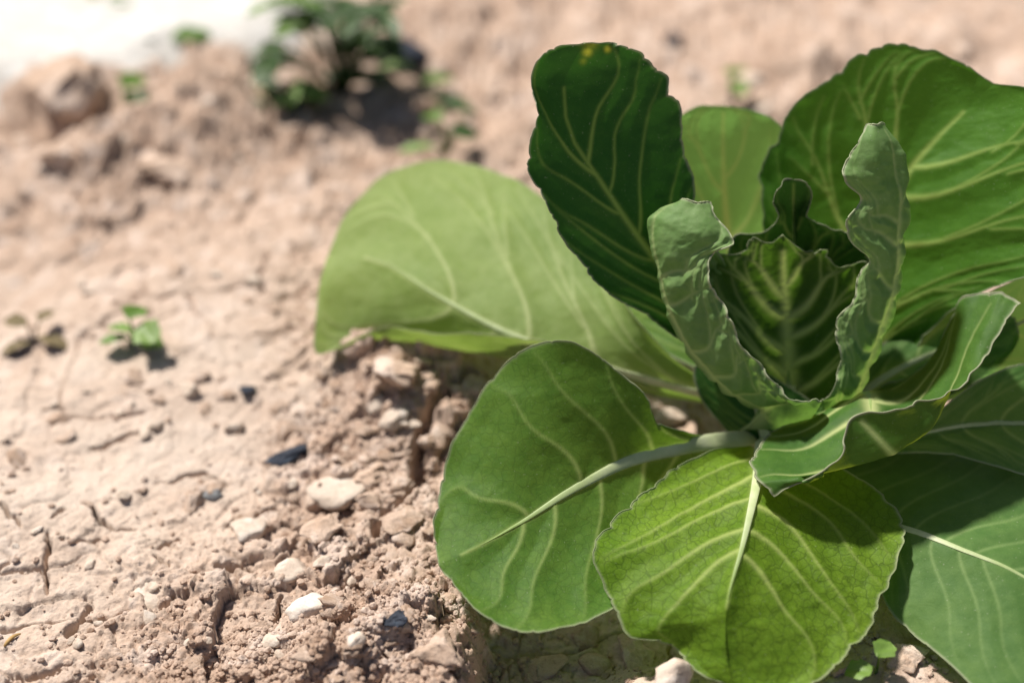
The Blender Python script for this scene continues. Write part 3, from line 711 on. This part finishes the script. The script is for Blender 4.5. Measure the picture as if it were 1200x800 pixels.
# ------------------------------------------------------------------ stones, clods and crumbs
def stone_mesh(name, mat, seed, sub=3, planes=12, rough=.09, flatz=.7, stretch=1.25, cut=(.62, .92)):
    r = np.random.RandomState(seed)
    bm = bmesh.new(); bmesh.ops.create_icosphere(bm, subdivisions=sub, radius=1.0)
    co = np.array([v.co[:] for v in bm.verts])
    for _ in range(planes):
        n = r.normal(size=3); n /= np.linalg.norm(n); d = r.uniform(*cut)
        ex = co@n-d; co = co - np.where(ex > 0, ex*.93, 0)[:, None]*n
    co = co*(1+rough*fbm(co[:, 0]*2.3+seed, co[:, 1]*2.3+co[:, 2]*1.9, seed, 3)[:, None]*2)
    co = co + rough*.5*np.stack([fbm(co[:, 0]*6+k*9, co[:, 1]*6+co[:, 2]*5, seed+k, 2) for k in range(3)], 1)
    co = co*np.array([stretch, 1.0, flatz])
    for v, c in zip(bm.verts, co): v.co = Vector(c)*CM
    me = bpy.data.meshes.new(name); bm.to_mesh(me); bm.free()
    me.polygons.foreach_set('use_smooth', np.full(len(me.polygons), True))
    me.materials.append(mat); return me
def put(name, me, px, py, rpx, label, cat, sink=.35, rot=None, squash=1.0, group=None, tilt=.25, dz=0):
    x, y, z = gpix(px, py)
    D = y*CP+(CAM_H-z)*SP
    r = rpx*D/FPX
    o = link(name, me, loc=(x, y, z+r*(.7*squash)*(1-2*sink)+dz), label=label, cat=cat, group=group)
    o.scale = (r/1.1, r/1.1, r/1.1*squash)
    o.rotation_euler = (rng.uniform(-tilt, tilt), rng.uniform(-tilt, tilt), rng.uniform(0, 6.28) if rot is None else rot)
    return o
for name, mat, sd_, px, py, rpx, label, rot, sq in [
    ('pebble', M_WHITE, 1, 395, 578, 36, 'wide flat white stone on the cracked soil west of the crack', .1, .55),
    ('pebble', M_WHITE, 2, 462, 494, 18, 'angular white stone chip under the turned-up pale leaf', .5, .8),
    ('pebble', M_WHITE, 3, 443, 477, 15, 'upright white sliver leaning on the angular white chip', 1.2, 1.3),
    ('pebble', M_STONE, 4, 342, 671, 20, 'smooth pale oval pebble set in the crust', .3, .9),
    ('pebble', M_WHITE, 5, 365, 716, 25, 'chunky whitish stone half sunk in crumbly soil', .4, .85),
    ('pebble', M_STONE, 6, 320, 752, 15, 'small angular pale stone in the fine crumbs', .2, .8),
    ('pebble', M_WHITE, 7, 291, 622, 24, 'bright white rounded stone among tan clods', 1.9, .6),
    ('pebble', M_STONE, 8, 418, 752, 12, 'little beige pebble beside the black chip', 1.0, .9),
    ('pebble', M_STONE, 9, 784, 792, 27, 'pinkish white pointed stone under the yellow-green front leaf', 1.35, 1.3),
    ('pebble', M_GREY, 10, 250, 580, 11, 'single blue-grey pebble lying on pale crust', .1, .6),
    ('pebble', M_WHITE, 11, 83, 751, 6, 'tiny pure white pebble beside a thin crack', .1, .8),
    ('pebble', M_WHITE, 12, 178, 700, 26, 'flat white flake flush with the crust', .6, .25),
    ('pebble', M_CLOD, 13, 640, 778, 26, 'brown-shaded flat stone in the hollow under the leaves', .2, .5),
    ('pebble', M_CLOD, 14, 698, 780, 20, 'tan stone at the lit edge of the hollow', .2, .8),
    ('pebble', M_STONE, 15, 785, 490, 20, 'pale stone in the shade beside the stem', .3, .7),
    ('pebble', M_STONE, 16, 880, 100, 16, 'blurred pale stone beside the lone far seedling', .3, .9),
    ('pebble', M_STONE, 17, 385, 50, 30, 'blurred white stone under the big weed', .3, .6),
    ('pebble', M_WHITE, 18, 166, 88, 14, 'sunlit pale stone on the bank by the path', .3, .9),
]:
    o = put(name, stone_mesh('pebble', mat, sd_), px, py, rpx, label, 'pebble', .3, rot, sq)
    if sd_ == 9: o.location = pz(787, 796, .2)*CM; o.scale = (o.scale[0]*.8, o.scale[1]*.8, o.scale[2]*1.25); o.rotation_euler = (.3, .5, .9)
for sd_, px, py, rpx, label, sq in [
    (31, 88, 128, 60, 'large brown soil clod on the bank before the bright path', .8),
    (32, 76, 182, 34, 'lone soil clod in the dark gap below the large clod', .8),
    (33, 195, 190, 48, 'broad lumpy soil clod below the bank', .5),
    (34, 515, 770, 34, 'squared soil clod on the brink of the hollow', .8),
    (35, 425, 405, 26, 'rough soil clod under the tip of the pale leaf', .9),
    (36, 470, 440, 36, 'shaded soil clod under the turned-up pale leaf', .7),
    (37, 430, 560, 28, 'tan soil clod left of the main crack', .6),
    (38, 470, 610, 26, 'tan flat clod just below the main crack', .5),
    (39, 1060, 772, 34, 'crumbly dark clod between the two low front leaves', .8),
    (40, 985, 782, 20, 'little clod beside the round-leaved seedling', .8),
    (41, 380, 620, 30, 'pitted soil clod beneath the wide white stone', .6),
    (42, 800, 512, 30, 'reddish soil clod beside the stem foot', .6),
    (43, 745, 770, 30, 'rough clod next to the pinkish pointed stone', .8),
    (44, 1125, 62, 22, 'dark blurred clod behind the large back leaf', .9),
]:
    put('soil_clod', stone_mesh('soil_clod', M_CLOD, sd_, 4, 16, .17, .75, 1.2, (.45, .88)), px, py, rpx, label, 'soil clod', .38, None, sq)
put('charcoal_chip', stone_mesh('charcoal_chip', M_DARK, 51, 4, 18, .14, .7, 1.15, (.4, .8)), 466, 728, 19, 'blue-black charcoal chip on the pale soil', 'charcoal', .2, .4, .9)
put('charcoal_chip', stone_mesh('charcoal_chip', M_DARK, 52, 4, 18, .20, .4, 1.9, (.35, .8)), 338, 537, 22, 'long thin charcoal splinter near the wide white stone', 'charcoal', .2, .35, .6)
put('charcoal_chip', stone_mesh('charcoal_chip', M_DARK, 53, 2, 12, .05, .5, 1.3), 290, 458, 11, 'tiny black charcoal crumb on bare soil', 'charcoal', .3, .1, .7)
put('charcoal_chip', stone_mesh('charcoal_chip', M_DARK, 54, 2, 12, .05, .7, 1.1), 787, 52, 13, 'blurred dark chip beyond the upright dark leaf', 'charcoal', .2, .1, 1.0)
put('charcoal_chip', stone_mesh('charcoal_chip', M_DARK, 55, 2, 12, .05, .7, 1.6), 460, 68, 34, 'blurred dark lump beside the big weed', 'charcoal', .2, .1, .8)

# loose stones that only their place tells apart
def hidden(px, py):                                    # under the plant
    return (px > 560 and py > 380) or (px > 740 and py > 210)
def spot(px, py):
    if px > 560 and py > 700: return 'in the shaded hollow under the front leaves'
    if py < 250: return 'on the far blurred ground beyond the plant'
    if px > 380 and py < 660: return 'beside the main crack under the turned-up pale leaf'
    if px > 380: return 'on the broken bank around the black charcoal chip'
    if py > 690: return 'in the fine crumbs around the chunky whitish stone'
    if py > 480: return 'on the cracked crust around the blue-grey pebble'
    return 'on the bare soil around the bright green seedling'
pv = [stone_mesh('pebble', M_STONE, 200+i, 3, 12, .07, .7, 1.25, (.5, .88)) for i in range(9)]
cv = [stone_mesh('soil_clod', M_CLOD, 220+i, 3, 16, .17, .7, 1.25, (.42, .85)) for i in range(12)]
cnt = 0
while cnt < 70:
    px = rng.uniform(5, 1190); py = 90+700*rng.random()**.8
    if hidden(px, py): continue
    put('pebble', rng.choice(pv), px, py, rng.uniform(4, 9)+rng.random()**3*7, 'small pale pebble '+spot(px, py), 'pebble', .3, None, rng.uniform(.5, .9), 'small pebbles '+spot(px, py), .4)
    cnt += 1
cnt = 0
while cnt < 190:
    if rng.random() < .6: px = rng.gauss(430, 75); py = rng.uniform(420, 798)
    else: px = rng.uniform(0, 1195); py = 100+690*rng.random()
    if hidden(px, py) and not (560 < px < 760 and py > 735): continue
    put('soil_clod', rng.choice(cv), px, py, rng.uniform(6, 13)+rng.random()**3*12, 'small tan soil lump '+spot(px, py), 'soil clod', .52, None, rng.uniform(.55, .95), 'loose soil lumps '+spot(px, py), .4)
    cnt += 1
def crumbs(n):
    base = [stone_mesh('tmp', None, 300+i, 1, 6, .12, .85, 1.15) for i in range(6)]
    bc = []
    for b_ in base:
        c = np.empty(len(b_.vertices)*3, np.float32); b_.vertices.foreach_get('co', c)
        bc.append((c.reshape(-1, 3)/CM, np.array([p.vertices[:] for p in b_.polygons])))
    pts = []
    while len(pts) < n:
        q = rng.random()
        if q < .34: px, py = rng.gauss(330, 110), 800-abs(rng.gauss(0, 55))
        elif q < .62: px, py = rng.gauss(450, 60), rng.uniform(430, 830)
        elif q < .72: px, py = rng.uniform(540, 1150), rng.uniform(720, 840)
        else: px, py = rng.uniform(-60, 1250)*(1 if rng.random() < .4 else .5)+(0 if rng.random() < .5 else 250), rng.uniform(200, 840)
        pts.append((px, py))
    xy = np.array([G(*p) for p in pts]); z = gh(xy[:, 0].copy(), xy[:, 1].copy())
    V = []; T = []; off = 0
    for (x, y), zz in zip(xy, z):
        c, f = bc[rng.randrange(6)]; r = .05+.16*rng.random()**2.6
        a = rng.uniform(0, 6.28); ca, sa = math.cos(a), math.sin(a)
        R = np.array([[ca, -sa, 0], [sa, ca, 0], [0, 0, 1]])
        V.append(c@R.T*r+np.array([x, y, zz+r*.25])); T.append(f+off); off += len(c)
    for b_ in base: bpy.data.meshes.remove(b_)
    return mesh_np('soil_crumbs', np.concatenate(V), None, M_SOIL, False, np.concatenate(T))
link('soil_crumbs', crumbs(5200), label='fine dry soil crumbs strewn over the crust', cat='soil crumbs', kind='stuff')

# straw and twigs
def sliver(name, mat, a, b, r, label, cat):
    pa = np.array(gpix(*a)); pb = np.array(gpix(*b)); pa[2] += r*.6; pb[2] += r*.6
    kk = np.linspace(0, 1, 9); path = np.array([pa+(pb-pa)*f+np.array([0, 0, .15*math.sin(f*3.14)]) for f in kk])
    V, Q, Tr = tube(path-pa, r*(.5+.5*np.sin(kk*3.14)**.5), 6, .6)
    link(name, mesh_np(name, np.array(V), Q, mat, True, Tr), loc=pa, label=label, cat=cat)
sliver('straw', M_STRAW, (5, 758), (24, 742), .09, 'short yellow straw lying on cracked crust', 'straw')
sliver('twig', M_TWIG, (462, 700), (545, 690), .07, 'thin brown twig lying above the black chip', 'twig')
sliver('twig', M_TWIG, (430, 708), (480, 692), .08, 'short bent twig lying beside the black chip', 'twig')
sliver('straw', M_STRAW, (760, 495), (800, 508), .10, 'pale straw stub in the shade by the stem', 'straw')

# ------------------------------------------------------------------ weeds and seedlings
def weed_mat(name, c1, c2, trans=.35):
    m, nt, b = newmat(name); co = nt.nodes.new('ShaderNodeTexCoord').outputs['Object']
    c = ramp(nt, noise(nt, co, 90), [(.3, c1), (.7, c2)])
    nt.links.new(c, b.inputs['Base Color']); b.inputs['Roughness'].default_value = .5
    tr = nt.nodes.new('ShaderNodeBsdfTranslucent'); nt.links.new(c, tr.inputs[0])
    mx = nt.nodes.new('ShaderNodeMixShader'); mx.inputs[0].default_value = trans
    nt.links.new(b.outputs[0], mx.inputs[1]); nt.links.new(tr.outputs[0], mx.inputs[2]); nt.links.new(mx.outputs[0], nt.nodes['Material Output'].inputs['Surface'])
    return m
MW_D = weed_mat('weed_dark', (.03, .075, .012), (.06, .12, .025)); MW_L = weed_mat('weed_light', (.14, .25, .04), (.22, .34, .09)); MW_M = weed_mat('weed_mid', (.08, .17, .02), (.14, .25, .03))
def weed(base, leaves, label, cat, stem_r=.12, smat=None, group=None):
    """leaves: (px, py, height cm above base, half length cm, half width, light?, heading)"""
    b0 = np.array(gpix(*base))
    e = bpy.data.objects.new('weed' if cat == 'weed' else 'seedling', None); COL.objects.link(e); e.location = b0*CM; e.empty_display_size = .01
    e['label'] = label; e['category'] = cat
    if group: e['group'] = group
    for (px, py, h, hl, hw, mt, hd) in leaves:
        tip = pz(px, py, b0[2]+h)-b0
        kk = np.linspace(0, 1, 8)
        path = np.array([np.array([0, 0, -.4])*(1-f)+tip*f+np.array([0, 0, .25*h*math.sin(f*3.14)]) for f in kk])
        V, Q, Tr = tube(path, stem_r*(1-.5*kk), 6)
        link('stem', mesh_np('stem', np.array(V), Q, smat or MW_M, True, Tr), e)
        n, m = 11, 9; P = []; hl *= 1.12; hw *= 1.12
        ca, sa = math.cos(hd), math.sin(hd); tl = rng.uniform(-.35, .35); dr = rng.uniform(.15, .5)
        for i in range(n):
            f = i/(n-1); w = hw*math.sin(math.pi*min(1, f*.97+.015))**.7*(1+.12*math.sin(f*17+hd))
            for j in range(m):
                g = j/(m-1)*2-1
                lx = (f*2)*hl-.15*hl; ly = g*w; lz = .35*abs(g)*w*.6-dr*hl*(f*f)+tl*ly+.06*math.sin(f*9+g*5)*hw
                P.append((tip[0]+lx*ca-ly*sa, tip[1]+lx*sa+ly*ca, tip[2]+lz))
        link('leaf', mesh_np('leaf', P, grid_quads(n, m), mt, True), e)
    return e
big = []
for (bx_, by_, bh, sx, sy, n_, mt) in [(345, 108, 2.0, 22, 9, 9, MW_L), (328, 112, 1.4, 16, 18, 12, MW_D), (318, 70, 3.6, 10, 18, 10, MW_D), (345, 24, 6.0, 14, 12, 9, MW_M), (395, 14, 6.4, 28, 12, 18, MW_D),
        (450, 18, 6.0, 18, 18, 16, MW_D), (420, 86, 1.8, 14, 10, 8, MW_D), (455, 50, 3.6, 18, 10, 10, MW_D), (330, 0, 7.2, 12, 8, 6, MW_M), (425, 48, 4, 10, 10, 5, MW_D)]:
    for _ in range(n_):
        big.append((rng.gauss(bx_, sx*.6), rng.gauss(by_, sy*.6), max(.5, bh+rng.gauss(0, .5)), rng.uniform(.7, 1.1), rng.uniform(.4, .7), mt, rng.uniform(0, 6.28)))
weed((400, 108), big, 'big blurred leafy weed with arching dark stems beside the pale path', 'weed', .07, MW_D)
weed((500, 108), [(480, 80, 1.6, 1.2, .9, MW_L, 2.8), (498, 95, 1.2, 1.0, .8, MW_M, .4), (520, 118, .8, 1.1, .7, MW_D, -.4)], 'low weed with one light leaf right of the big weed', 'weed')
weed((525, 175), [(530, 155, 1.2, .8, .6, MW_D, .2), (505, 172, .9, 1.0, .6, MW_L, 3.2), (515, 140, 1.6, .8, .6, MW_M, 2.2)], 'small weed just behind the pale turned-up leaf', 'weed')
weed((200, 62), [(205, 44, 1.4, 1.2, .9, MW_M, .4), (192, 48, 1.0, 1.1, .8, MW_D, 2.8), (218, 52, .8, 1.0, .7, MW_M, -.3)], 'small weed sprouting on the bank top in front of the path', 'weed')
weed((145, 118), [(146, 102, 1.3, 1.1, .7, MW_M, 1.3), (150, 108, .9, 1.0, .7, MW_D, -.8)], 'tiny weed beside the large brown clod', 'weed')
weed((115, 20), [(108, 2, 1.8, 1.3, 1.0, MW_M, 2.4), (128, 4, 1.8, 1.3, 1.0, MW_M, .6)], 'weed tuft growing out on the bright path', 'weed')
weed((158, 402), [(152, 372, 1.8, .62, .60, MW_M, 1.3), (160, 385, 1.3, .75, .70, MW_L, -.6), (150, 388, 1.0, .6, .5, MW_L, 2.6), (148, 396, .5, .7, .55, MW_M, 3.3), (164, 398, .5, .6, .5, MW_M, -.2)], 'bright green seedling on the open soil', 'seedling', .09, MW_L)
weed((40, 400), [(47, 375, 1.3, .6, .4, M_DRYLEAF, 1.3), (30, 380, 1.1, .7, .4, M_DRYLEAF, 2.7), (48, 395, .6, .8, .5, M_DRYLEAF, -.3), (32, 402, .4, .7, .5, M_DRYLEAF, 3.5)], 'withered brownish seedling on the open soil', 'seedling', .07, M_DRYLEAF)
weed((860, 118), [(858, 88, 2.4, .8, .7, MW_M, 1.2), (862, 95, 2.0, .7, .6, MW_L, -1.4)], 'lone blurred seedling behind the plant on a dark stem', 'seedling', .2, M_TWIG)
weed((1028, 785), [(1020, 782, 1.3, .50, .46, MW_L, 3.3), (1030, 768, 1.6, .50, .44, MW_L, .9)], 'seedling with two round seed leaves between the low front leaves', 'seedling', .07, MW_L)
